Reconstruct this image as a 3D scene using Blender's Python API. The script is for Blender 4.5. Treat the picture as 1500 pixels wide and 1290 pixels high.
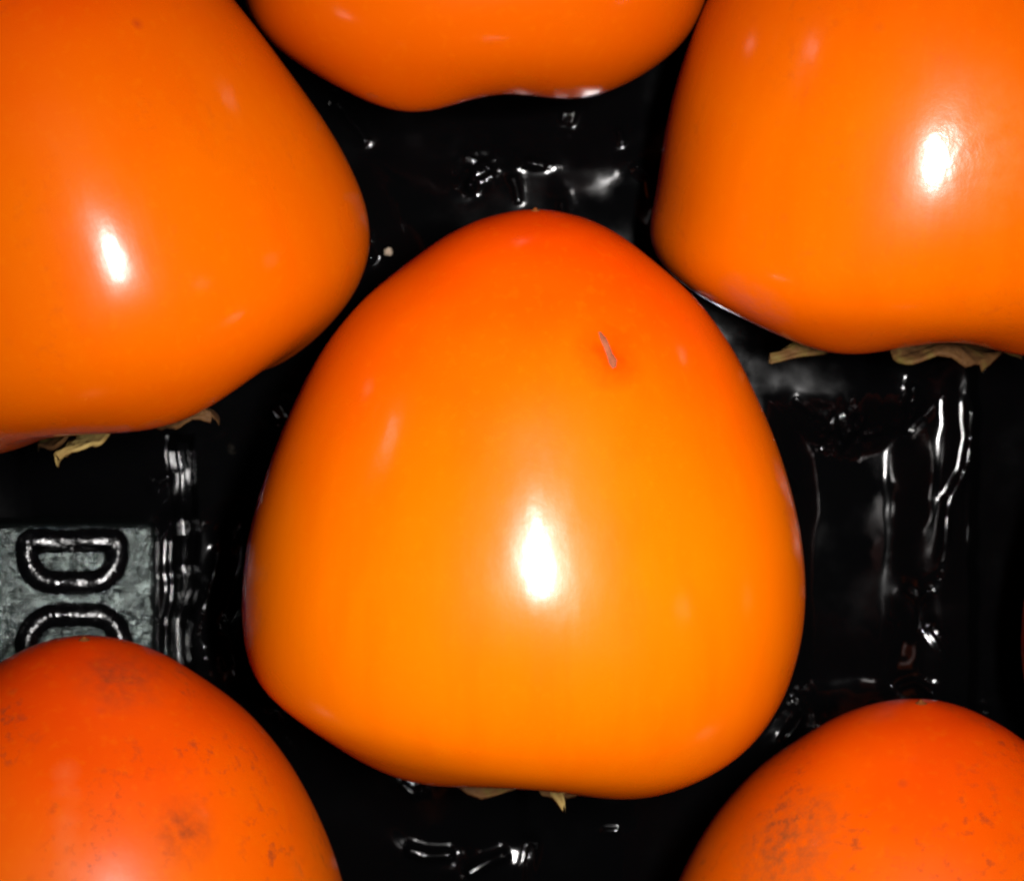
import bpy, bmesh, math, random
import numpy as np
from mathutils import Vector, Matrix, noise
from mathutils.bvhtree import BVHTree

for o in list(bpy.data.objects):
    bpy.data.objects.remove(o)
scene = bpy.context.scene
col = scene.collection

# ------------------------------------------------------------------ camera
S = 0.07 / 810.0            # metres per photo pixel at the height of the fruit axes
ZREF = 0.040                # height of the fruit axes above the table
CAMD = 0.35                 # camera distance above that height
cam_d = bpy.data.cameras.new('camera')
cam = bpy.data.objects.new('camera', cam_d)
col.objects.link(cam)
cam.location = (0, 0, ZREF + CAMD)
cam.rotation_euler = (0, 0, 0)
cam_d.sensor_width = 36
cam_d.lens = 36 * CAMD / (1500 * S)
cam_d.clip_start = 0.01
cam_d.clip_end = 20
cam_d.dof.use_dof = True
cam_d.dof.focus_distance = CAMD - 0.030
cam_d.dof.aperture_fstop = 45
scene.camera = cam

# ------------------------------------------------------------------ world and lamps
world = bpy.data.worlds.new('World')
scene.world = world
world.use_nodes = True
bg = world.node_tree.nodes['Background']
bg.inputs[0].default_value = (0.85, 0.93, 1.0, 1)
bg.inputs[1].default_value = 0.004


def lamp(name, loc, target, power, size, color, size_y=None):
    l = bpy.data.lights.new(name, 'AREA')
    l.energy = power
    l.color = color
    l.shape = 'DISK'
    l.size = size
    if size_y:
        l.shape = 'RECTANGLE'
        l.size_y = size_y
    o = bpy.data.objects.new(name, l)
    col.objects.link(o)
    o.location = loc
    d = Vector(target) - Vector(loc)
    o.rotation_euler = d.to_track_quat('-Z', 'Y').to_euler()
    return o


# the phone's flash beside the lens, and two weak ceiling lamps that only show as small reflections
flash = lamp('flash', (0.043, 0.010, ZREF + CAMD + 0.005), (0.043, 0.010, 0), 0.29, 0.012, (1.0, 0.97, 0.95), 0.058)
flash.rotation_euler = (-0.042, 0.121, 0)
flash.data.spread = math.radians(50)          # a flash throws a beam that fades sideways
lamp('ceiling_lamp', (-1.7, 0.95, 0.85), (0, 0, 0), 0.6, 0.10, (1.0, 0.95, 0.9), 0.22)
lamp('ceiling_lamp', (1.5, -0.15, 1.1), (0, 0, 0), 0.2, 0.12, (1.0, 0.95, 0.9), 0.2)

scene.cycles.filter_width = 2.2              # the soft focus of a phone picture
vs = scene.view_settings
vs.view_transform = 'Standard'
vs.look = 'None'
vs.exposure = 0.0
vs.gamma = 1.0
vs.use_curve_mapping = False


# ------------------------------------------------------------------ helpers
def px(x, y, z=ZREF):
    """photo pixel -> point on the level z (the distance is chosen by z, not by the pixel)"""
    k = (ZREF + CAMD - z) / CAMD
    return Vector(((x - 750) * S * k, (645 - y) * S * k, z))


def link(name, me, mat, parent=None, label=None, cat=None, group=None, kind=None, smooth=True):
    o = bpy.data.objects.new(name, me)
    col.objects.link(o)
    if mat:
        me.materials.append(mat)
    if smooth:
        me.polygons.foreach_set('use_smooth', [True] * len(me.polygons))
    o.parent = parent
    tag(o, label, cat, group, kind)
    return o


def tag(o, label=None, cat=None, group=None, kind=None):
    if label: o['label'] = label
    if cat: o['category'] = cat
    if group: o['group'] = group
    if kind: o['kind'] = kind


def mesh(name, v, f):
    me = bpy.data.meshes.new(name)
    me.from_pydata([tuple(p) for p in v], [], f)
    me.update()
    return me


def sstep(a, b, x):
    t = np.clip((x - a) / (b - a), 0, 1)
    return t * t * (3 - 2 * t)


class NT:
    def __init__(self, name):
        self.m = bpy.data.materials.new(name)
        self.m.use_nodes = True
        self.t = self.m.node_tree
        self.b = self.t.nodes['Principled BSDF']

    def n(self, typ, **kw):
        nd = self.t.nodes.new(typ)
        for k, v in kw.items():
            if k.startswith('i_'):
                k = k[2:]
                nd.inputs[int(k) if k.isdigit() else k].default_value = v
            else:
                setattr(nd, k, v)
        return nd

    def l(self, a, b):
        self.t.links.new(a, b)

    def math(self, op, a, b=None, clamp=False):
        nd = self.n('ShaderNodeMath', operation=op)
        nd.use_clamp = clamp
        for i, s in enumerate((a, b)):
            if s is None: continue
            if isinstance(s, (int, float)): nd.inputs[i].default_value = s
            else: self.l(s, nd.inputs[i])
        return nd.outputs[0]

    def ramp(self, fac, stops, interp='LINEAR'):
        r = self.n('ShaderNodeValToRGB')
        r.color_ramp.interpolation = interp
        e = r.color_ramp.elements
        while len(e) < len(stops): e.new(0.5)
        for el, (p, c) in zip(e, stops):
            el.position = p
            el.color = c if len(c) == 4 else (*c, 1)
        self.l(fac, r.inputs[0])
        return r.outputs[0]

    def mix(self, fac, a, b, blend='MIX'):
        m = self.n('ShaderNodeMix', data_type='RGBA', blend_type=blend)
        for s, i in ((fac, 0), (a, 6), (b, 7)):
            if isinstance(s, (int, float)): m.inputs[i].default_value = s
            elif isinstance(s, tuple): m.inputs[i].default_value = (*s, 1)
            else: self.l(s, m.inputs[i])
        return m.outputs[2]

    def noise(self, vec, scale, detail=3, rough=0.5, dist=0.0):
        nd = self.n('ShaderNodeTexNoise')
        nd.inputs['Scale'].default_value = scale
        nd.inputs['Detail'].default_value = detail
        nd.inputs['Roughness'].default_value = rough
        nd.inputs['Distortion'].default_value = dist
        self.l(vec, nd.inputs['Vector'])
        return nd.outputs['Fac']


# ------------------------------------------------------------------ materials
def skin_material(name, seed, red=0.0, specks=0.0, dull=0.0, tone=(1, 1), marks=()):
    """persimmon skin: red-orange at the tip, yellower at the stalk end; marks = (point, radius, colour, strength)"""
    a = NT(name)
    tc = a.n('ShaderNodeTexCoord')
    off = a.n('ShaderNodeVectorMath', operation='ADD')
    off.inputs[1].default_value = (seed * 1.37, seed * 0.71, seed * 2.3)
    a.l(tc.outputs['Object'], off.inputs[0])
    v = off.outputs[0]
    sep = a.n('ShaderNodeSeparateXYZ')
    a.l(tc.outputs['Object'], sep.inputs[0])
    h = a.n('ShaderNodeMapRange')
    h.inputs[1].default_value = -0.024
    h.inputs[2].default_value = 0.050
    a.l(sep.outputs[2], h.inputs[0])
    n1 = a.noise(v, 45, 3)
    hh = a.math('ADD', h.outputs[0], a.math('MULTIPLY', a.math('SUBTRACT', n1, 0.5), 0.30))
    hh = a.math('ADD', hh, red)
    c = a.ramp(hh, [(0.0, (0.47, 0.082, 0.0)), (0.45, (0.49, 0.091, 0.0)), (0.66, (0.50, 0.072, 0.0)), (0.84, (0.49, 0.046, 0.0)), (1.0, (0.42, 0.024, 0.0))])
    if tone != (1, 1):
        c = a.mix(1.0, c, (tone[0], tone[1], 1.0), 'MULTIPLY')
    # faint streaks that run from the stalk to the tip
    st = a.n('ShaderNodeMapping')
    st.inputs['Scale'].default_value = (1, 1, 0.16)
    a.l(v, st.inputs[0])
    n2 = a.noise(st.outputs[0], 190, 4)
    c = a.mix(a.ramp(n2, [(0.45, (0, 0, 0)), (0.75, (0.22, 0.22, 0.22))]), c, (0.44, 0.042, 0.0))
    n3 = a.noise(v, 800, 2)
    c = a.mix(a.ramp(n3, [(0.55, (0, 0, 0)), (0.8, (0.13, 0.13, 0.13))]), c, (0.50, 0.12, 0.001))
    if specks > 0:
        clus = a.ramp(a.noise(v, 95, 2), [(0.46, (0, 0, 0)), (0.66, (1, 1, 1))])
        n4 = a.noise(v, 620, 3, 0.62)
        sp = a.ramp(n4, [(0.54, (0, 0, 0)), (0.70, (1, 1, 1))])
        f = a.math('MULTIPLY', a.math('MULTIPLY', sp, clus), specks, True)
        c = a.mix(f, c, (0.10, 0.022, 0.008))
        vo = a.n('ShaderNodeTexVoronoi')
        vo.inputs['Scale'].default_value = 210
        a.l(v, vo.inputs['Vector'])
        dots = a.ramp(vo.outputs['Distance'], [(0.05, (1, 1, 1)), (0.19, (0, 0, 0))])
        pick = a.ramp(a.noise(v, 130, 1), [(0.5, (0, 0, 0)), (0.62, (1, 1, 1))])
        c = a.mix(a.math('MULTIPLY', a.math('MULTIPLY', dots, pick), 0.75 * specks, True), c, (0.20, 0.025, 0.006))
    n5 = a.noise(st.outputs[0], 420, 4, 0.6)
    rough = a.ramp(a.noise(v, 70, 4), [(0.3, (0.22 + dull,) * 3), (0.7, (0.30 + dull,) * 3)])
    cr = a.ramp(n5, [(0.35, (0.085,) * 3), (0.70, (0.20 + dull,) * 3)])
    a.l(cr, a.b.inputs['Coat Roughness'])
    bump_h = a.math('ADD', a.math('MULTIPLY', a.noise(v, 260, 3), 0.5), a.math('MULTIPLY', n5, 0.22))
    for (p, rad, colr, stre, sc) in marks:
        d = a.n('ShaderNodeVectorMath', operation='DISTANCE')
        a.l(tc.outputs['Object'], d.inputs[0])
        d.inputs[1].default_value = p
        nn = a.noise(v, sc, 4, 0.65)
        g = a.math('SUBTRACT', 1.0, a.math('DIVIDE', d.outputs[1 if len(d.outputs) > 1 else 0], rad), True)
        g = a.math('MULTIPLY', g, a.math('MULTIPLY', a.math('SUBTRACT', nn, 0.30, True), 3.2))
        g = a.math('MULTIPLY', g, stre, True)
        c = a.mix(g, c, colr)
        bump_h = a.math('ADD', bump_h, a.math('MULTIPLY', g, 0.8))
    bmp = a.n('ShaderNodeBump')
    bmp.inputs['Strength'].default_value = 0.12
    bmp.inputs['Distance'].default_value = 0.0004
    a.l(bump_h, bmp.inputs['Height'])
    a.l(c, a.b.inputs['Base Color'])
    a.l(rough, a.b.inputs['Roughness'])
    a.l(bmp.outputs[0], a.b.inputs['Normal'])
    a.b.inputs['Specular IOR Level'].default_value = 0.10 + 0.6 * dull
    a.b.inputs['Coat Weight'].default_value = max(0.04, 0.23 - 4 * dull)
    a.l(bmp.outputs[0], a.b.inputs['Coat Normal'])
    a.b.inputs['Subsurface Weight'].default_value = 0.0
    a.b.inputs['Subsurface Radius'].default_value = (1.0, 0.25, 0.05)
    a.b.inputs['Subsurface Scale'].default_value = 0.003
    return a.m


def plastic_material():
    a = NT('black_plastic')
    tc = a.n('ShaderNodeTexCoord')
    v = tc.outputs['Object']
    a.b.inputs['Base Color'].default_value = (0.0008, 0.0008, 0.0009, 1)
    a.b.inputs['Specular IOR Level'].default_value = 0.25
    r = a.ramp(a.noise(v, 120, 4), [(0.40, (0.04,) * 3), (0.70, (0.20,) * 3)])
    a.l(r, a.b.inputs['Roughness'])
    big = a.noise(v, 90, 2, 0.5, 0.6)
    fine = a.math('MULTIPLY', a.noise(v, 520, 3), 0.22)
    b = a.n('ShaderNodeBump')
    b.inputs['Strength'].default_value = 0.05
    b.inputs['Distance'].default_value = 0.0008
    a.l(a.math('ADD', big, fine), b.inputs['Height'])
    a.l(b.outputs[0], a.b.inputs['Normal'])
    return a.m


def frosted_material():
    a = NT('frosted_black_plastic')
    tc = a.n('ShaderNodeTexCoord')
    v = tc.outputs['Object']
    a.b.inputs['Base Color'].default_value = (0.002, 0.0025, 0.0025, 1)
    a.b.inputs['Specular IOR Level'].default_value = 0.19
    a.b.inputs['Specular Tint'].default_value = (0.85, 1.0, 0.95, 1)
    r = a.ramp(a.noise(v, 260, 4), [(0.35, (0.07,) * 3), (0.7, (0.14,) * 3)])
    a.l(r, a.b.inputs['Roughness'])
    hgt = a.math('ADD', a.noise(v, 520, 4, 0.6, 1.2), a.math('MULTIPLY', a.noise(v, 2400, 2), 0.25))
    b = a.n('ShaderNodeBump')
    b.inputs['Strength'].default_value = 1.0
    b.inputs['Distance'].default_value = 0.00036
    a.l(hgt, b.inputs['Height'])
    a.l(b.outputs[0], a.b.inputs['Normal'])
    return a.m


def letter_material():
    a = NT('worn_black_plastic')
    tc = a.n('ShaderNodeTexCoord')
    v = tc.outputs['Object']
    a.b.inputs['Base Color'].default_value = (0.001, 0.001, 0.0012, 1)
    a.b.inputs['Specular IOR Level'].default_value = 0.22
    a.l(a.ramp(a.noise(v, 500, 4), [(0.35, (0.10,) * 3), (0.7, (0.34,) * 3)]), a.b.inputs['Roughness'])
    b = a.n('ShaderNodeBump')
    b.inputs['Strength'].default_value = 0.7
    b.inputs['Distance'].default_value = 0.0006
    a.l(a.noise(v, 480, 3), b.inputs['Height'])
    a.l(b.outputs[0], a.b.inputs['Normal'])
    return a.m


def sepal_material(name, ca, cb, cc):
    a = NT(name)
    tc = a.n('ShaderNodeTexCoord')
    v = tc.outputs['Object']
    c = a.ramp(a.noise(v, 170, 4, 0.6), [(0.30, ca), (0.52, cb), (0.74, cc)])
    a.l(c, a.b.inputs['Base Color'])
    a.b.inputs['Roughness'].default_value = 0.7
    a.b.inputs['Specular IOR Level'].default_value = 0.1
    b = a.n('ShaderNodeBump')
    b.inputs['Strength'].default_value = 0.6
    b.inputs['Distance'].default_value = 0.0008
    a.l(a.noise(v, 700, 4), b.inputs['Height'])
    a.l(b.outputs[0], a.b.inputs['Normal'])
    return a.m


def plain(name, c, rough):
    a = NT(name)
    tc = a.n('ShaderNodeTexCoord')
    n = a.noise(tc.outputs['Object'], 900, 3)
    a.l(a.ramp(n, [(0.3, tuple(x * 0.55 for x in c)), (0.7, c)]), a.b.inputs['Base Color'])
    a.b.inputs['Roughness'].default_value = rough
    a.b.inputs['Specular IOR Level'].default_value = 0.08
    return a.m


M_TRAY = plastic_material()
M_FROST = frosted_material()
M_LETTER = letter_material()
M_SEPAL = sepal_material('dry_sepal', (0.012, 0.005, 0.002), (0.060, 0.028, 0.009), (0.075, 0.066, 0.014))
M_SEPAL_Y = sepal_material('straw_sepal', (0.12, 0.07, 0.02), (0.21, 0.15, 0.05), (0.25, 0.20, 0.07))
M_STEM = plain('stem_wood', (0.12, 0.07, 0.035), 0.8)
M_SCAR = plain('scar_cork', (0.24, 0.066, 0.030), 0.7)
M_TIP = plain('tip_brown', (0.16, 0.045, 0.010), 0.6)
M_CRUMB = plain('crumb_beige', (0.34, 0.26, 0.19), 0.8)

# ------------------------------------------------------------------ fruit shape
# (half width, distance from the tip) in photo pixels, tip to stalk hollow
PROF = [(0, 0), (20, 1.5), (44, 6), (86, 19), (130, 42), (166, 68), (222, 114), (252, 144), (297, 204), (339, 284), (367, 356),
        (394, 460), (405, 560), (402, 635), (388, 692), (357, 744), (312, 787), (262, 818), (212, 835), (165, 836), (120, 824), (80, 806), (40, 797), (0, 795)]
HC = 562.0
PROF = [(w, h if h < 560 else 560 + (h - 560) * 0.89) for (w, h) in PROF]


def catmull(pts, n):
    p = np.array(pts, float)
    d = np.concatenate([[0], np.cumsum(np.sqrt(np.linalg.norm(np.diff(p, axis=0), axis=1)))])
    P = np.vstack([2 * p[0] - p[1], p, 2 * p[-1] - p[-2]])
    D = np.concatenate([[d[0] - (d[1] - d[0])], d, [d[-1] + (d[-1] - d[-2])]])
    out = []
    for t in np.linspace(0, d[-1], n):
        i = min(int(np.searchsorted(d, t, 'right')) - 1, len(d) - 2)
        p0, p1, p2, p3 = P[i:i + 4]
        t0, t1, t2, t3 = D[i:i + 4]
        a1 = (t1 - t) / (t1 - t0) * p0 + (t - t0) / (t1 - t0) * p1
        a2 = (t2 - t) / (t2 - t1) * p1 + (t - t1) / (t2 - t1) * p2
        a3 = (t3 - t) / (t3 - t2) * p2 + (t - t2) / (t3 - t2) * p3
        b1 = (t2 - t) / (t2 - t0) * a1 + (t - t0) / (t2 - t0) * a2
        b2 = (t3 - t) / (t3 - t1) * a2 + (t - t1) / (t3 - t1) * a3
        out.append((t2 - t) / (t2 - t1) * b1 + (t - t1) / (t2 - t1) * b2)
    return np.array(out)


NR, NS = 110, 144
RING = catmull(PROF, NR)


def fruit_point(w, h, th, q):
    """profile point (px) -> local point in metres; local z to the tip, x to the camera, y to the right"""
    base = sstep(630, 765, h)
    lob = math.cos(4 * (th - math.radians(q['roll'])) - math.pi)
    r = w * (1 + (0.010 + 0.012 * sstep(200, 600, h)) * lob)
    r *= 1 + q.get('wide', 0.0) * float(sstep(250, 560, h))
    r *= 1 - q.get('cone', 0.0) * max(0.0, math.sin(th)) ** 1.5 * math.exp(-((h - 300) / 230.0) ** 2)
    side = max(0.0, -math.sin(th)) if q.get('full', 0) > 0 else -max(0.0, math.sin(th))
    r *= 1 + q.get('full', 0.0) * side * math.exp(-((h - 715) / 75.0) ** 2)
    y = r * math.sin(th)
    x = r * math.cos(th) * q.get('deep', 0.98)
    bump = base * math.exp(-((w - 215) / 110.0) ** 2)
    hh = h + q.get('lobe', 14) * bump * lob + q.get('slant', 0.0) * y * base
    hh += q.get('extra', 0.0) * bump * math.exp(-((th - math.radians(q.get('extra_at', 0))) / 0.5) ** 2)
    if hh > 560: hh = 560 + (hh - 560) * q.get('flat', 1.0)
    tip = max(0.0, 1 - h / 620.0)
    y += q.get('lean', 0.0) * tip
    z = (HC - hh) * q.get('long', 1.0)
    p = Vector((x, y, z)) * S * q.get('size', 1.0)
    sd = q['seed']
    k = noise.noise(p * 26 + Vector((sd, sd * 2.1, sd * 0.3))) * 0.016 + noise.noise(p * 62 + Vector((sd * 3, 1, sd))) * 0.0035
    return p * (1 + k * min(1, w / 120.0 + 0.15))


def fruit_mesh(q):
    v = [fruit_point(0, RING[0][1], 0, q)]
    for i in range(1, NR - 1):
        for j in range(NS):
            v.append(fruit_point(RING[i][0], RING[i][1], -math.pi + 2 * math.pi * j / NS, q))
    v.append(fruit_point(0, RING[-1][1], 0, q))
    f = []
    for j in range(NS):
        f.append((0, 1 + j, 1 + (j + 1) % NS))
        b = 1 + (NR - 3) * NS
        f.append((b + j, len(v) - 1, b + (j + 1) % NS))
    for i in range(NR - 3):
        for j in range(NS):
            a = 1 + i * NS + j
            c = 1 + i * NS + (j + 1) % NS
            f.append((a, a + NS, c + NS, c))
    return mesh('fruit_skin', v, f)


def sepal_mesh(q, az, length, width, flare, curl, seed):
    """a dry sepal from the stalk hollow outwards over the shoulder; flare moves its end away from the fruit"""
    NU, NV = 18, 12
    top, bot = [], []
    s = S * q.get('size', 1.0)
    rnd = random.Random(seed)
    ph = rnd.uniform(0, 6)
    for i in range(NU + 1):
        u = i / NU
        r = 46 + (length - 46) * u
        wd = width * (0.42 + 0.58 * math.sin(math.pi * min(1, 0.18 + 0.62 * u))) * (1 - 0.80 * max(0, (u - 0.68) / 0.32) ** 2.0)
        for j in range(NV + 1):
            vv = -1 + 2 * j / NV
            lat = wd * vv
            h = 778 + (822 - 778) * float(sstep(0.0, 0.5, u)) + flare * u ** 1.6 + curl * (max(0, u - 0.62) / 0.38) ** 2
            h -= q.get('sink', 0)
            h += 13 * math.sin(ph + 0.045 * lat + 4 * u) * u + 13 * vv * vv * u + 7 * noise.noise(Vector((u * 6, vv * 3, seed)))
            h = 560 + (h - 560) * q.get('flat', 1.0)
            # cup the sides
            rr = r - 0.12 * wd * vv * vv
            x = rr * math.cos(az) - lat * math.sin(az)
            y = rr * math.sin(az) + lat * math.cos(az)
            z = HC - h
            top.append(Vector((x, y, z)) * s)
            bot.append(Vector((x, y, z - 5 - 2 * (1 - u))) * s)
    n = len(top)
    f = []
    W = NV + 1
    for i in range(NU):
        for j in range(NV):
            a = i * W + j
            f.append((a, a + 1, a + W + 1, a + W))
            f.append((n + a, n + a + W, n + a + W + 1, n + a + 1))
    edge = [j for j in range(W)] + [i * W + NV for i in range(1, NU + 1)] + [NU * W + j for j in range(NV - 1, -1, -1)] + [i * W for i in range(NU - 1, 0, -1)]
    for k in range(len(edge)):
        a, b = edge[k], edge[(k + 1) % len(edge)]
        f.append((a, n + a, n + b, b))
    me = mesh('sepal', top + bot, f)
    bm = bmesh.new()
    bm.from_mesh(me)
    bmesh.ops.recalc_face_normals(bm, faces=bm.faces)
    bm.to_mesh(me)
    bm.free()
    return me


def stem_mesh(q):
    s = S * q.get('size', 1.0)
    v, f = [], []
    prof = [(52, 770), (46, 792), (24, 808), (19, 820), (21, 832), (12, 836), (0, 836)]
    N = 16
    for (r, h) in prof:
        h = 560 + (h - 560) * q.get('flat', 1.0)
        for j in range(N):
            t = 2 * math.pi * j / N
            rr = r * (1 + 0.08 * math.sin(3 * t + h))
            v.append(Vector((rr * math.cos(t), rr * math.sin(t), HC - h + q.get('sink', 0))) * s)
    for i in range(len(prof) - 1):
        for j in range(N):
            a, b = i * N + j, i * N + (j + 1) % N
            f.append((a, a + N, b + N, b))
    return mesh('stem', v, f)


def tip_mesh(q):
    """the dry point left by the flower at the very tip"""
    s = S * q.get('size', 1.0)
    y0 = q.get('lean', 0.0)
    v, f = [], []
    N = 12
    prof = [(13, 4), (8, 0.5), (4, -1.5), (2, -4), (0.5, -4.5)]
    for (r, h) in prof:
        for j in range(N):
            t = 2 * math.pi * j / N
            v.append(Vector((r * math.cos(t), y0 + r * math.sin(t), (HC - h) * q.get('long', 1.0))) * s)
    for i in range(len(prof) - 1):
        for j in range(N):
            a, b = i * N + j, i * N + (j + 1) % N
            f.append((a, b, b + N, a + N))
    return mesh('tip', v, f)


def frame(q):
    cx, cy = q['at']
    z = q.get('z', ZREF)
    loc = px(cx, cy, z)
    ang = math.radians(q.get('turn', 0))        # + = tip leans to the right
    ti = math.radians(q.get('tilt', 12))
    a = Vector((math.sin(ang) * math.cos(ti), math.cos(ang) * math.cos(ti), math.sin(ti)))
    u = Vector((0, 0, 1)) - a * a.z
    u.normalize()
    yv = a.cross(u)
    m = Matrix((u, yv, a)).transposed().to_4x4()
    m.translation = loc
    return m


F = dict(
    centre=dict(at=(763, 866), seed=1.0, roll=2, lobe=12, slant=0.09, lean=20, tilt=13.2, turn=0, wide=0.030, flat=0.96, size=0.988, z=0.0440),
    left=dict(at=(130, 371), seed=5.3, roll=-27, lobe=11, slant=0.0, turn=-15, tilt=12.5, lean=0, cone=0.085, flat=0.94, z=0.0415),
    right=dict(at=(1364, 270), seed=9.1, roll=6, lobe=15, full=0.08, slant=-0.05, turn=4, tilt=13, lean=0, flat=0.88, z=0.0370),
    top=dict(at=(694, -86), seed=13.7, roll=8, lobe=8, extra=16, extra_at=-28, sink=44, slant=0.03, turn=-2, tilt=12, size=0.90, wide=-0.01, z=0.0325),
    bl=dict(at=(132, 1478), seed=17.2, roll=0, lobe=14, turn=1, tilt=12, z=0.0405),
    br=dict(at=(1332, 1568), seed=21.9, roll=0, lobe=14, turn=0, tilt=12, z=0.0405),
    far=dict(at=(1900, 935), seed=25.5, roll=0, lobe=14, turn=0, tilt=12, z=0.0400),
)
R = math.radians
SEP = dict(   # azimuth, length, width, flare, curl, straw-coloured
    centre=[(R(5), 142, 120, -6, 6, 0), (R(22), 165, 13, 16, 14, 1), (R(-88), 150, 70, -24, 0, 0), (R(95), 150, 70, -24, 0, 0), (R(182), 150, 80, -10, 0, 0)],
    left=[(R(-42), 168, 36, 4, 4, 1), (R(40), 190, 40, 4, 4, 0), (R(160), 170, 80, 0, 0, 0), (R(-110), 170, 80, 0, 0, 0)],
    right=[(R(32), 140, 105, -10, 8, 0), (R(-62), 255, 17, 2, 8, 0), (R(115), 180, 90, 0, 0, 0), (R(205), 180, 90, 0, 0, 0)],
    top=[(R(20), 110, 60, -24, 0, 0), (R(110), 140, 80, -14, 0, 0), (R(200), 140, 80, -14, 0, 0), (R(290), 140, 80, -14, 0, 0)],
)
for k in ('bl', 'br', 'far'):
    SEP[k] = [(R(45 + 90 * i), 190, 100, 14, 0, 0) for i in range(4)]
LABEL = dict(
    centre='glossy orange persimmon with a small grey scar below its tip, ringed by the others',
    left='glossy orange persimmon leaning over, yellow dry sepal under it, above the marked tray plate',
    right='glossy orange persimmon with a cracked patch of skin and curled dry greenish sepals below',
    top='smaller orange persimmon with two bulging lobes wedged behind two other persimmons',
    bl='reddish orange persimmon with sooty grey specks covering part of the embossed tray plate',
    br='reddish orange persimmon with brown flecks, beside the bare stretch of black tray',
    far='reddish persimmon across the bare stretch of tray, only its flank showing',
)


def surf(q, bvh, m, x, y):
    """local point of a fruit's surface under a photo pixel"""
    o = Vector(cam.location)
    mi = m.inverted()
    for k in range(40):
        d = (px(x, y, 0) - o).normalized()
        hit = bvh.ray_cast(mi @ o, (mi.to_3x3() @ d).normalized())
        if hit[0]: break
        x += (q['at'][0] - x) * 0.04
        y += (q['at'][1] - y) * 0.04
    return hit[0], hit[1]


samples = []
for key, q in F.items():
    m = frame(q)
    root = bpy.data.objects.new('persimmon', None)
    col.objects.link(root)
    root.empty_display_size = 0.01
    root.matrix_world = m
    tag(root, LABEL[key], 'persimmon', 'persimmons lying in the black tray')
    me = fruit_mesh(q)
    bvh = BVHTree.FromPolygons([v.co for v in me.vertices], [tuple(p.vertices) for p in me.polygons])
    marks = []
    kw = dict(red=-0.02, specks=0.0, dull=0.0)
    if key == 'centre':
        p, _ = surf(q, bvh, m, 893, 520)
        marks = [(p, 0.0050, (0.56, 0.014, 0.0), 0.9, 120)]
    if key == 'right':
        p, _ = surf(q, bvh, m, 1430, 215)
        p2, _ = surf(q, bvh, m, 1108, 452)
        marks = [(p, 0.0105, (0.56, 0.13, 0.03), 0.55, 330), (p2, 0.0060, (0.36, 0.07, 0.03), 0.7, 300)]
        kw.update(specks=0.15, tone=(1.0, 0.92))
    if key == 'left':
        p, _ = surf(q, bvh, m, 201, 35)
        marks = [(p, 0.0010, (0.25, 0.02, 0.004), 1.5, 60)]
        kw.update(specks=0.1, tone=(0.91, 0.80))
    if key == 'top':
        kw['tone'] = (0.88, 0.71)
    if key == 'bl':
        kw = dict(red=0.0, specks=0.55, dull=0.09, tone=(0.92, 0.92))
        p, _ = surf(q, bvh, m, 178, 990)
        p2, _ = surf(q, bvh, m, 270, 1215)
        marks = [(p, 0.0070, (0.06, 0.018, 0.008), 0.6, 420), (p2, 0.0050, (0.07, 0.02, 0.008), 0.6, 500)]
        for yy in (1130, 1165, 1200, 1235, 1270):       # a long pale rub mark
            p, _ = surf(q, bvh, m, 96, yy)
            marks.append((p, 0.0021, (0.46, 0.10, 0.028), 0.55, 90))
    if key == 'br':
        kw = dict(red=-0.03, specks=0.6, dull=0.07)
        p, _ = surf(q, bvh, m, 1150, 1240)
        marks = [(p, 0.0100, (0.12, 0.04, 0.012), 0.65, 620)]
    if key == 'far':
        kw = dict(red=0.35, specks=0.2, dull=0.05)
    skin = skin_material('persimmon_skin_' + key, q['seed'], marks=marks, **kw)
    link('fruit_skin', me, skin, root)
    cal = link('calyx', stem_mesh(q), M_STEM, root)
    for k, (az, ln, wd, fl, cu, straw) in enumerate(SEP[key]):
        link('sepal', sepal_mesh(q, az, ln, wd, fl, cu, q['seed'] * 3 + k), M_SEPAL_Y if straw else M_SEPAL, cal)
    link('tip', tip_mesh(q), M_TIP, root)
    if key == 'centre':
        # corky scar: a thin raised sliver lying on the skin
        line = [(878, 487), (884, 497), (889, 508), (893, 519), (898, 530), (900, 539)]
        wid = [2, 5, 5, 5, 7, 3]
        v, f = [], []
        for (x, y), w in zip(line, wid):
            for dx, up in ((-w, -0.00003), (-w * 0.5, 0.00014), (w * 0.5, 0.00016), (w, -0.00003)):
                p, nrm = surf(q, bvh, m, x + dx * 0.93, y - dx * 0.35)
                v.append(p + nrm * up)
        for i in range(len(line) - 1):
            for j in range(3):
                a = i * 4 + j
                f.append((a, a + 4, a + 5, a + 1))
        sc = link('scar', mesh('scar', v, f), M_SCAR, root)
        sc['label'] = 'greyish corky scar'
    W = np.array([m @ v.co for v in me.vertices])
    samples.append(W)
    for k in range(len(SEP[key])):
        pass

# ------------------------------------------------------------------ tray
fine_x = np.arange(-0.072, 0.0721, 0.00021)
fine_y = np.arange(-0.063, 0.0631, 0.00021)
ext = np.arange(0.002, 0.045, 0.003)
xs = np.concatenate([fine_x[0] - ext[::-1] * 1.0, fine_x, fine_x[-1] + ext * 2.6])
ys = np.concatenate([fine_y[0] - ext[::-1] * 1.6, fine_y, fine_y[-1] + ext])
X, Y = np.meshgrid(xs, ys)
ZP = 0.014                                  # top level of the islands between the wells


def to_px(X, Y, z):
    k = (ZREF + CAMD - z) / CAMD
    return X / (S * k) + 750, 645 - Y / (S * k)


PX, PY = to_px(X, Y, ZP)
PX0, PY0 = PX, PY


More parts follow.
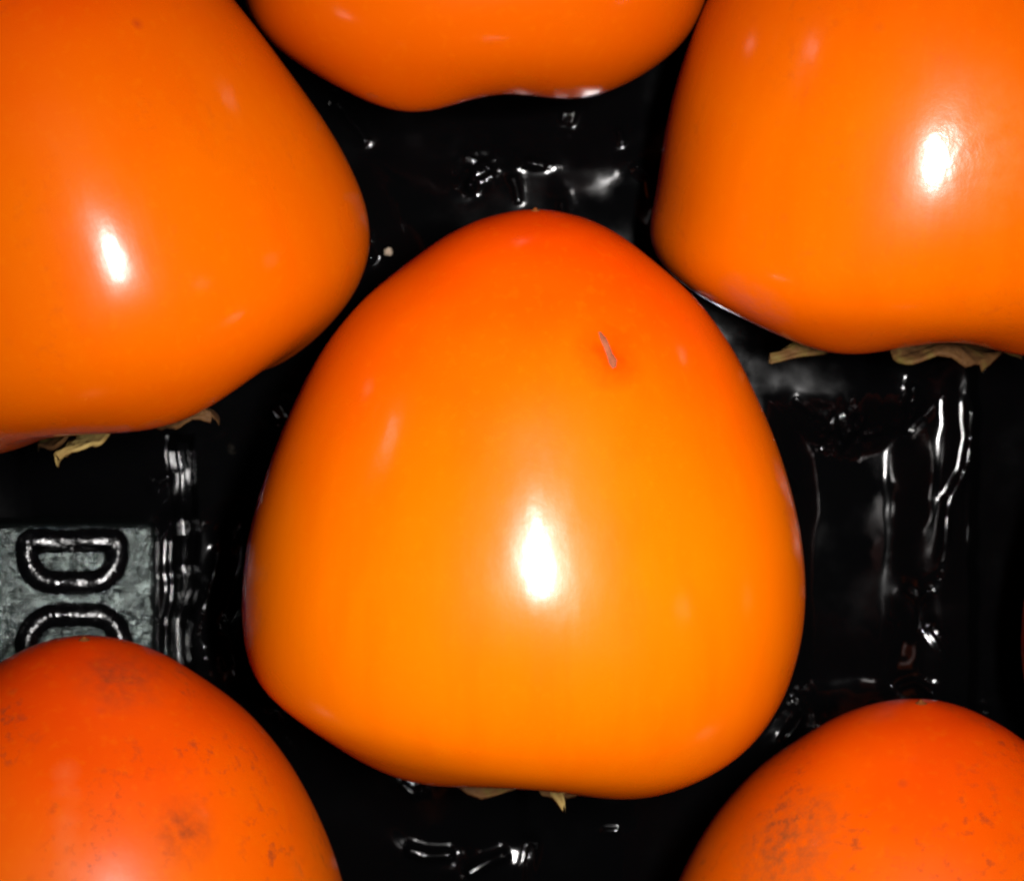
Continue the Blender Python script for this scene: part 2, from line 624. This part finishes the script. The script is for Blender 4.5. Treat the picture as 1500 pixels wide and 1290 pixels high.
def seg_dist(pts, wobble=0.0):
    best = np.full(PX.shape, 1e9)
    tt = np.zeros(PX.shape)
    L = [0]
    for a, b in zip(pts[:-1], pts[1:]):
        L.append(L[-1] + math.hypot(b[0] - a[0], b[1] - a[1]))
    for i, (a, b) in enumerate(zip(pts[:-1], pts[1:])):
        dx, dy = b[0] - a[0], b[1] - a[1]
        t = np.clip(((PX - a[0]) * dx + (PY - a[1]) * dy) / (dx * dx + dy * dy), 0, 1)
        d = np.hypot(PX - a[0] - t * dx, PY - a[1] - t * dy)
        mk = d < best
        best = np.where(mk, d, best)
        tt = np.where(mk, (L[i] + t * (L[i + 1] - L[i])) / L[-1], tt)
    return best, tt


def fbm(freq, seed, oct=3):
    """value noise on the pixel grid"""
    out = np.zeros(PX.shape)
    amp = 1.0
    rng = np.random.RandomState(seed)
    for o in range(oct):
        g = rng.rand(64, 64)
        u = PX * freq * 2 ** o / 100.0 + 17.3
        v = PY * freq * 2 ** o / 100.0 + 31.7
        iu, iv = np.floor(u).astype(int), np.floor(v).astype(int)
        fu, fv = u - iu, v - iv
        fu, fv = fu * fu * (3 - 2 * fu), fv * fv * (3 - 2 * fv)
        a = g[iv % 64, iu % 64]; b = g[iv % 64, (iu + 1) % 64]
        c = g[(iv + 1) % 64, iu % 64]; d = g[(iv + 1) % 64, (iu + 1) % 64]
        out += amp * ((a * (1 - fu) + b * fu) * (1 - fv) + (c * (1 - fu) + d * fu) * fv - 0.5)
        amp *= 0.5
    return out


R2 = (X - 0.018) ** 2 + (Y - 0.005) ** 2
H = np.full(PX.shape, ZP) + 0.0006 * fbm(0.35, 3, 1) + 0.00006 * fbm(2.2, 5, 2) - 1.7 * R2
PX, PY = PX0 + 14 * fbm(1.1, 91, 3), PY0 + 14 * fbm(1.1, 92, 3)      # nothing on the sheet is dead straight
# sunken floor of the bare stretch on the right, the marked panel on the left
def box(x0, y0, x1, y1, soft):
    return sstep(-soft, soft, np.minimum(np.minimum(PX - x0, x1 - PX), np.minimum(PY - y0, y1 - PY)))


H -= 0.004 * box(1160, 620, 1345, 1040, 45)
H -= 0.004 * box(1440, 480, 1700, 1100, 14)
H -= 0.004 * box(246, 640, 275, 1100, 7)
# ribs and folds of the thermoformed sheet: (points, half width px, height)
RIBS = [
    ([(1424, 570), (1432, 640), (1422, 690), (1398, 735), (1388, 830)], 10, 0.0026),
    ([(1432, 700), (1431, 810)], 5, 0.0014),
    ([(1336, 866), (1354, 884), (1374, 868)], 6, 0.0016),
    ([(1354, 884), (1355, 925)], 4, 0.0010),
    ([(1370, 915), (1402, 962)], 4, 0.0010),
    ([(1335, 565), (1330, 600), (1337, 640)], 9, 0.0018),
    ([(1135, 660), (1150, 705), (1168, 728)], 7, 0.0030),
    ([(1165, 1015), (1180, 1048), (1160, 1072), (1140, 1095)], 6, 0.0030),
    ([(1320, 1015), (1350, 1005), (1380, 1020)], 6, 0.0022),
    ([(1430, 1035), (1452, 1046), (1475, 1052)], 8, 0.0026),
    ([(318, 795), (305, 850), (292, 905), (286, 985)], 15, 0.0042),
    ([(337, 770), (322, 860), (303, 920), (300, 990)], 9, 0.0030),
    ([(310, 940), (328, 985)], 10, 0.0032),
    ([(238, 775), (240, 990)], 9, 0.0030),
    ([(350, 760), (362, 830), (368, 900)], 6, 0.0016),
    ([(832, 158), (826, 178)], 4, 0.0016), ([(844, 155), (838, 180)], 4, 0.0016),
    ([(905, 180), (914, 208)], 5, 0.0014),
    ([(770, 236), (800, 244)], 6, 0.0014),
    ([(680, 285), (695, 262), (725, 240)], 8, 0.0022),
    ([(750, 255), (755, 300)], 6, 0.0012),
    ([(815, 290), (822, 320)], 6, 0.0016),
    ([(930, 235), (955, 262), (962, 300)], 10, 0.0016),
    ([(586, 1247), (615, 1262), (665, 1266)], 12, 0.0042),
    ([(746, 1262), (715, 1275), (680, 1300)], 12, 0.0045),
    ([(772, 1250), (774, 1310)], 5, 0.0016),
    ([(880, 1230), (910, 1228)], 5, 0.0014),
    ([(590, 1150), (608, 1164), (626, 1160)], 6, 0.0024),
    ([(530, 355), (545, 380)], 6, 0.0022),
    ([(395, 600), (412, 622)], 7, 0.0022),
    ([(215, 712), (245, 700)], 6, 0.0014),
    ([(345, 0), (360, 40)], 8, 0.0020),
    ([(500, 150), (545, 205)], 7, 0.0016),
    ([(1160, 585), (1195, 615)], 6, 0.0014),
    ([(1265, 635), (1300, 632)], 4, 0.0010),
]
w1 = 7 * fbm(3.0, 11, 2)
BRIGHT = (0, 1, 6, 7, 8, 9, 10, 11, 12, 13, 15, 16, 23, 24)
for n, (pts, w, hgt) in enumerate(RIBS):
    w, hgt = w * 0.9, hgt * 0.38
    d, t = seg_dist(pts)
    ends = sstep(-0.02, 0.12, t) * sstep(-0.02, 0.12, 1 - t)
    # the sheet stays level under a rib instead of falling away with the rest
    c = px(*pts[len(pts) // 2], ZP)
    rc = (c.x - 0.018) ** 2 + (c.y - 0.005) ** 2
    T = np.exp(-(d / (2.4 * w)) ** 2) * (0.9 if n in BRIGHT else 0.45)
    H += T * (3.0 * (R2 - rc))
    d = np.abs(d + w1 * 0.25)
    H += hgt * np.exp(-(d / w) ** 2) * (0.85 + 0.22 * fbm(2.5, 40 + n, 2)) * ends
# crumpled pimples
for n, (x, y, rx, ry, hgt) in enumerate([(1235, 630, 30, 28, 0.0022), (1336, 600, 16, 40, 0.0012), (708, 240, 28, 22, 0.0012), (685, 275, 14, 14, 0.0014), (785, 240, 24, 9, 0.0008),
                                         (1180, 1040, 26, 26, 0.0012), (1450, 1045, 26, 14, 0.0010), (395, 1040, 40, 60, 0.0014)]):
    g = np.exp(-((PX - x) / rx) ** 2 - ((PY - y) / ry) ** 2)
    H += g * hgt * (0.45 + 0.8 * fbm(9.0, 70 + n, 2))

# wells: the sheet dips under every fruit, a hair below its skin
def lower_envelope():
    env = np.full(PX.shape, 1.0)
    for W in samples:
        lo = W[:, 2].min()
        ix = np.searchsorted(xs, W[:, 0]).clip(1, len(xs) - 1)
        iy = np.searchsorted(ys, W[:, 1]).clip(1, len(ys) - 1)
        inside = (W[:, 0] > xs[0]) & (W[:, 0] < xs[-1]) & (W[:, 1] > ys[0]) & (W[:, 1] < ys[-1])
        e = np.full(PX.shape, 1.0)
        for di in (-1, 0):
            for dj in (-1, 0):
                np.minimum.at(e, (iy[inside] + di, ix[inside] + dj), W[inside, 2])
        # close the gaps between samples
        for _ in range(6):
            m = e.copy()
            m[1:] = np.minimum(m[1:], e[:-1]); m[:-1] = np.minimum(m[:-1], e[1:])
            m2 = m.copy()
            m2[:, 1:] = np.minimum(m2[:, 1:], m[:, :-1]); m2[:, :-1] = np.minimum(m2[:, :-1], m[:, 1:])
            e = m2
        env = np.minimum(env, e)
    return env


ENV = lower_envelope()
WELL = np.full(PX.shape, 1.0)
for key, q in F.items():
    m = frame(q)
    c = m.translation
    a = Vector((m[0][2], m[1][2], 0)).normalized()
    dx, dy = X - c.x, Y - c.y
    al = dx * a.x + dy * a.y
    ac = dx * a.y - dy * a.x
    sz = q.get('size', 1.0)
    ra = np.where(al > 0, 0.058, 0.030) * sz
    e2 = (ac / (0.0375 * sz)) ** 2 + (al / ra) ** 2
    wz = c.z - 0.0372 * sz * np.sqrt(np.clip(1 - e2, 0, 1)) + 0.018 * np.clip(al / 0.058, 0, 1)
    WELL = np.minimum(WELL, np.where(e2 < 1, wz, 1.0))
k = 0.0012
d = np.clip(0.5 + 0.5 * (WELL - H) / k, 0, 1)
Z = WELL * (1 - d) + H * d - k * d * (1 - d)
for _ in range(1):
    Zp = np.pad(Z, 1, mode='edge')
    Z = (Zp[1:-1, 1:-1] * 4 + Zp[:-2, 1:-1] + Zp[2:, 1:-1] + Zp[1:-1, :-2] + Zp[1:-1, 2:]) / 8
Z = np.minimum(Z, ENV - 0.0002)
Z = np.maximum(Z, 0.0012)

ny, nx = Z.shape
verts = np.stack([X.ravel(), Y.ravel(), Z.ravel()], 1)
idx = np.arange(ny * nx).reshape(ny, nx)
quads = np.stack([idx[:-1, :-1], idx[:-1, 1:], idx[1:, 1:], idx[1:, :-1]], -1).reshape(-1, 4)
me = bpy.data.meshes.new('tray_sheet')
me.vertices.add(len(verts)); me.vertices.foreach_set('co', verts.ravel())
me.loops.add(quads.size); me.loops.foreach_set('vertex_index', quads.ravel().astype(np.int32))
me.polygons.add(len(quads))
me.polygons.foreach_set('loop_start', np.arange(0, quads.size, 4, dtype=np.int32))
me.update(calc_edges=True)
me.validate()

tray = bpy.data.objects.new('fruit_tray', None)
col.objects.link(tray)
tray.empty_display_size = 0.02
tag(tray, 'shiny black moulded plastic fruit tray with wells, ribs and raised lettering', 'tray')
sheet = link('tray_sheet', me, M_TRAY, tray)


def tray_z(x, y):
    i = int(np.clip(np.searchsorted(xs, x), 1, len(xs) - 1))
    j = int(np.clip(np.searchsorted(ys, y), 1, len(ys) - 1))
    return float(Z[j - 1:j + 1, i - 1:i + 1].max())


# outer skirt that carries the tray on the table
bm = bmesh.new()
x0, x1, y0, y1 = xs[0], xs[-1], ys[0], ys[-1]
ring = []
for (ox, zz) in ((0.0, 0.0155), (0.003, 0.0165), (0.006, 0.0150), (0.008, 0.0008), (0.012, 0.0006)):
    ring.append([bm.verts.new((x, y, zz)) for (x, y) in ((x0 - ox, y0 - ox), (x1 + ox, y0 - ox), (x1 + ox, y1 + ox), (x0 - ox, y1 + ox))])
for a, b in zip(ring[:-1], ring[1:]):
    for j in range(4):
        bm.faces.new((a[j], b[j], b[(j + 1) % 4], a[(j + 1) % 4]))
bmesh.ops.recalc_face_normals(bm, faces=bm.faces)
sk = bpy.data.meshes.new('tray_skirt'); bm.to_mesh(sk); bm.free()
link('tray_rim', sk, M_TRAY, tray, smooth=False)

# the marked panel with its raised letters D and O (they read downwards)
PZ = 0.0150


def rounded_outline(x0, y0, x1, y1, rr, n=10):
    """rr: radii at top-left, top-right, bottom-right, bottom-left (photo px, y down)"""
    pts = []
    for (cx, cy, r, a0) in ((x0 + rr[0], y0 + rr[0], rr[0], 180), (x1 - rr[1], y0 + rr[1], rr[1], 270), (x1 - rr[2], y1 - rr[2], rr[2], 0), (x0 + rr[3], y1 - rr[3], rr[3], 90)):
        for i in range(n + 1):
            t = math.radians(a0 + 90 * i / n)
            pts.append((cx + r * math.cos(t), cy + r * math.sin(t)))
    return pts


def panel_mesh(x0, y0, x1, y1, r, z):
    v, f = [], []
    rings = [(14, z - 0.0040), (5, z - 0.0012), (2, z - 0.0004), (-2, z - 0.00005), (-7, z)]
    n = 0
    for (o, zz) in rings:
        pts = rounded_outline(x0 - o, y0 - o, x1 + o, y1 + o, [max(2, r + o)] * 4)
        n = len(pts)
        v += [px(a, b, zz) for a, b in pts]
    for i in range(len(rings) - 1):
        for j in range(n):
            a, b = i * n + j, i * n + (j + 1) % n
            f.append((a, a + n, b + n, b))
    f.append(tuple((len(rings) - 1) * n + j for j in range(n)))
    me = mesh('marking_panel', v, f)
    bm = bmesh.new(); bm.from_mesh(me)
    bmesh.ops.recalc_face_normals(bm, faces=bm.faces)
    if max(bm.faces, key=lambda q: q.calc_area()).normal.z < 0:
        bmesh.ops.reverse_faces(bm, faces=bm.faces)
    bm.to_mesh(me); bm.free()
    return me


panel = link('marking_panel', panel_mesh(-170, 768, 226, 1080, 12, PZ), M_FROST, tray)
piv = px(226, 900, PZ)
panel.matrix_local = Matrix.Translation(piv) @ Matrix.Rotation(math.radians(9.5), 4, 'Y') @ Matrix.Rotation(math.radians(-4), 4, 'X') @ Matrix.Translation(-piv)


def letter_mesh(outline, half, z, hgt):
    """a rounded raised band along a closed centre line"""
    P = [px(a, b, z) for a, b in outline]
    n = len(P)
    v, f = [], []
    K = 9
    for i in range(n):
        t = (P[(i + 1) % n] - P[i - 1]).normalized()
        s = Vector((t.y, -t.x, 0))
        for j in range(K):
            a = -1 + 2 * j / (K - 1)
            v.append(P[i] + s * (a * half * S) + Vector((0, 0, hgt * (math.cos(a * math.pi / 2) ** 0.8) - 0.0002)))
    for i in range(n):
        for j in range(K - 1):
            a, b = i * K + j, ((i + 1) % n) * K + j
            f.append((a, b, b + 1, a + 1))
    me = mesh('raised_letter', v, f)
    bm = bmesh.new(); bm.from_mesh(me)
    bmesh.ops.recalc_face_normals(bm, faces=bm.faces)
    if sum(fc.normal.z for fc in bm.faces) < 0:
        bmesh.ops.reverse_faces(bm, faces=bm.faces)
    bm.to_mesh(me); bm.free()
    return me


def dedupe(pts):
    out = []
    for p in pts:
        if not out or math.hypot(p[0] - out[-1][0], p[1] - out[-1][1]) > 1.0:
            out.append(p)
    if math.hypot(out[0][0] - out[-1][0], out[0][1] - out[-1][1]) < 1.0: out.pop()
    return out


link('raised_letter', letter_mesh(dedupe(rounded_outline(43, 791, 172, 852, (6, 6, 40, 40))), 21, PZ, 0.0012), M_LETTER, panel)
link('raised_letter', letter_mesh(dedupe(rounded_outline(42, 899, 178, 988, (44, 44, 44, 44))), 21, PZ, 0.0012), M_LETTER, panel)

# a crumb of dry sepal on the tray
c = px(568, 367, ZP)
zc = tray_z(c.x, c.y)
rnd = random.Random(4)
bm = bmesh.new()
bmesh.ops.create_icosphere(bm, subdivisions=2, radius=0.0005)
for v in bm.verts:
    v.co *= 1 + 0.55 * noise.noise(v.co * 2600)
    v.co.z *= 0.5
    v.co.x *= 1.15
mz = min(v.co.z for v in bm.verts)
for v in bm.verts: v.co.z -= mz
cm = bpy.data.meshes.new('crumb'); bm.to_mesh(cm); bm.free()
cr = link('crumb', cm, M_CRUMB, None, 'tiny pale beige crumb on the black tray beside two touching persimmons', 'crumb', smooth=False)
cr.location = (c.x, c.y, zc)

# table under the tray
bm = bmesh.new()
bmesh.ops.create_grid(bm, x_segments=1, y_segments=1, size=0.4)
tm = bpy.data.meshes.new('table'); bm.to_mesh(tm); bm.free()
link('table', tm, plain('dark_table', (0.02, 0.018, 0.016), 0.6), None, kind='structure')
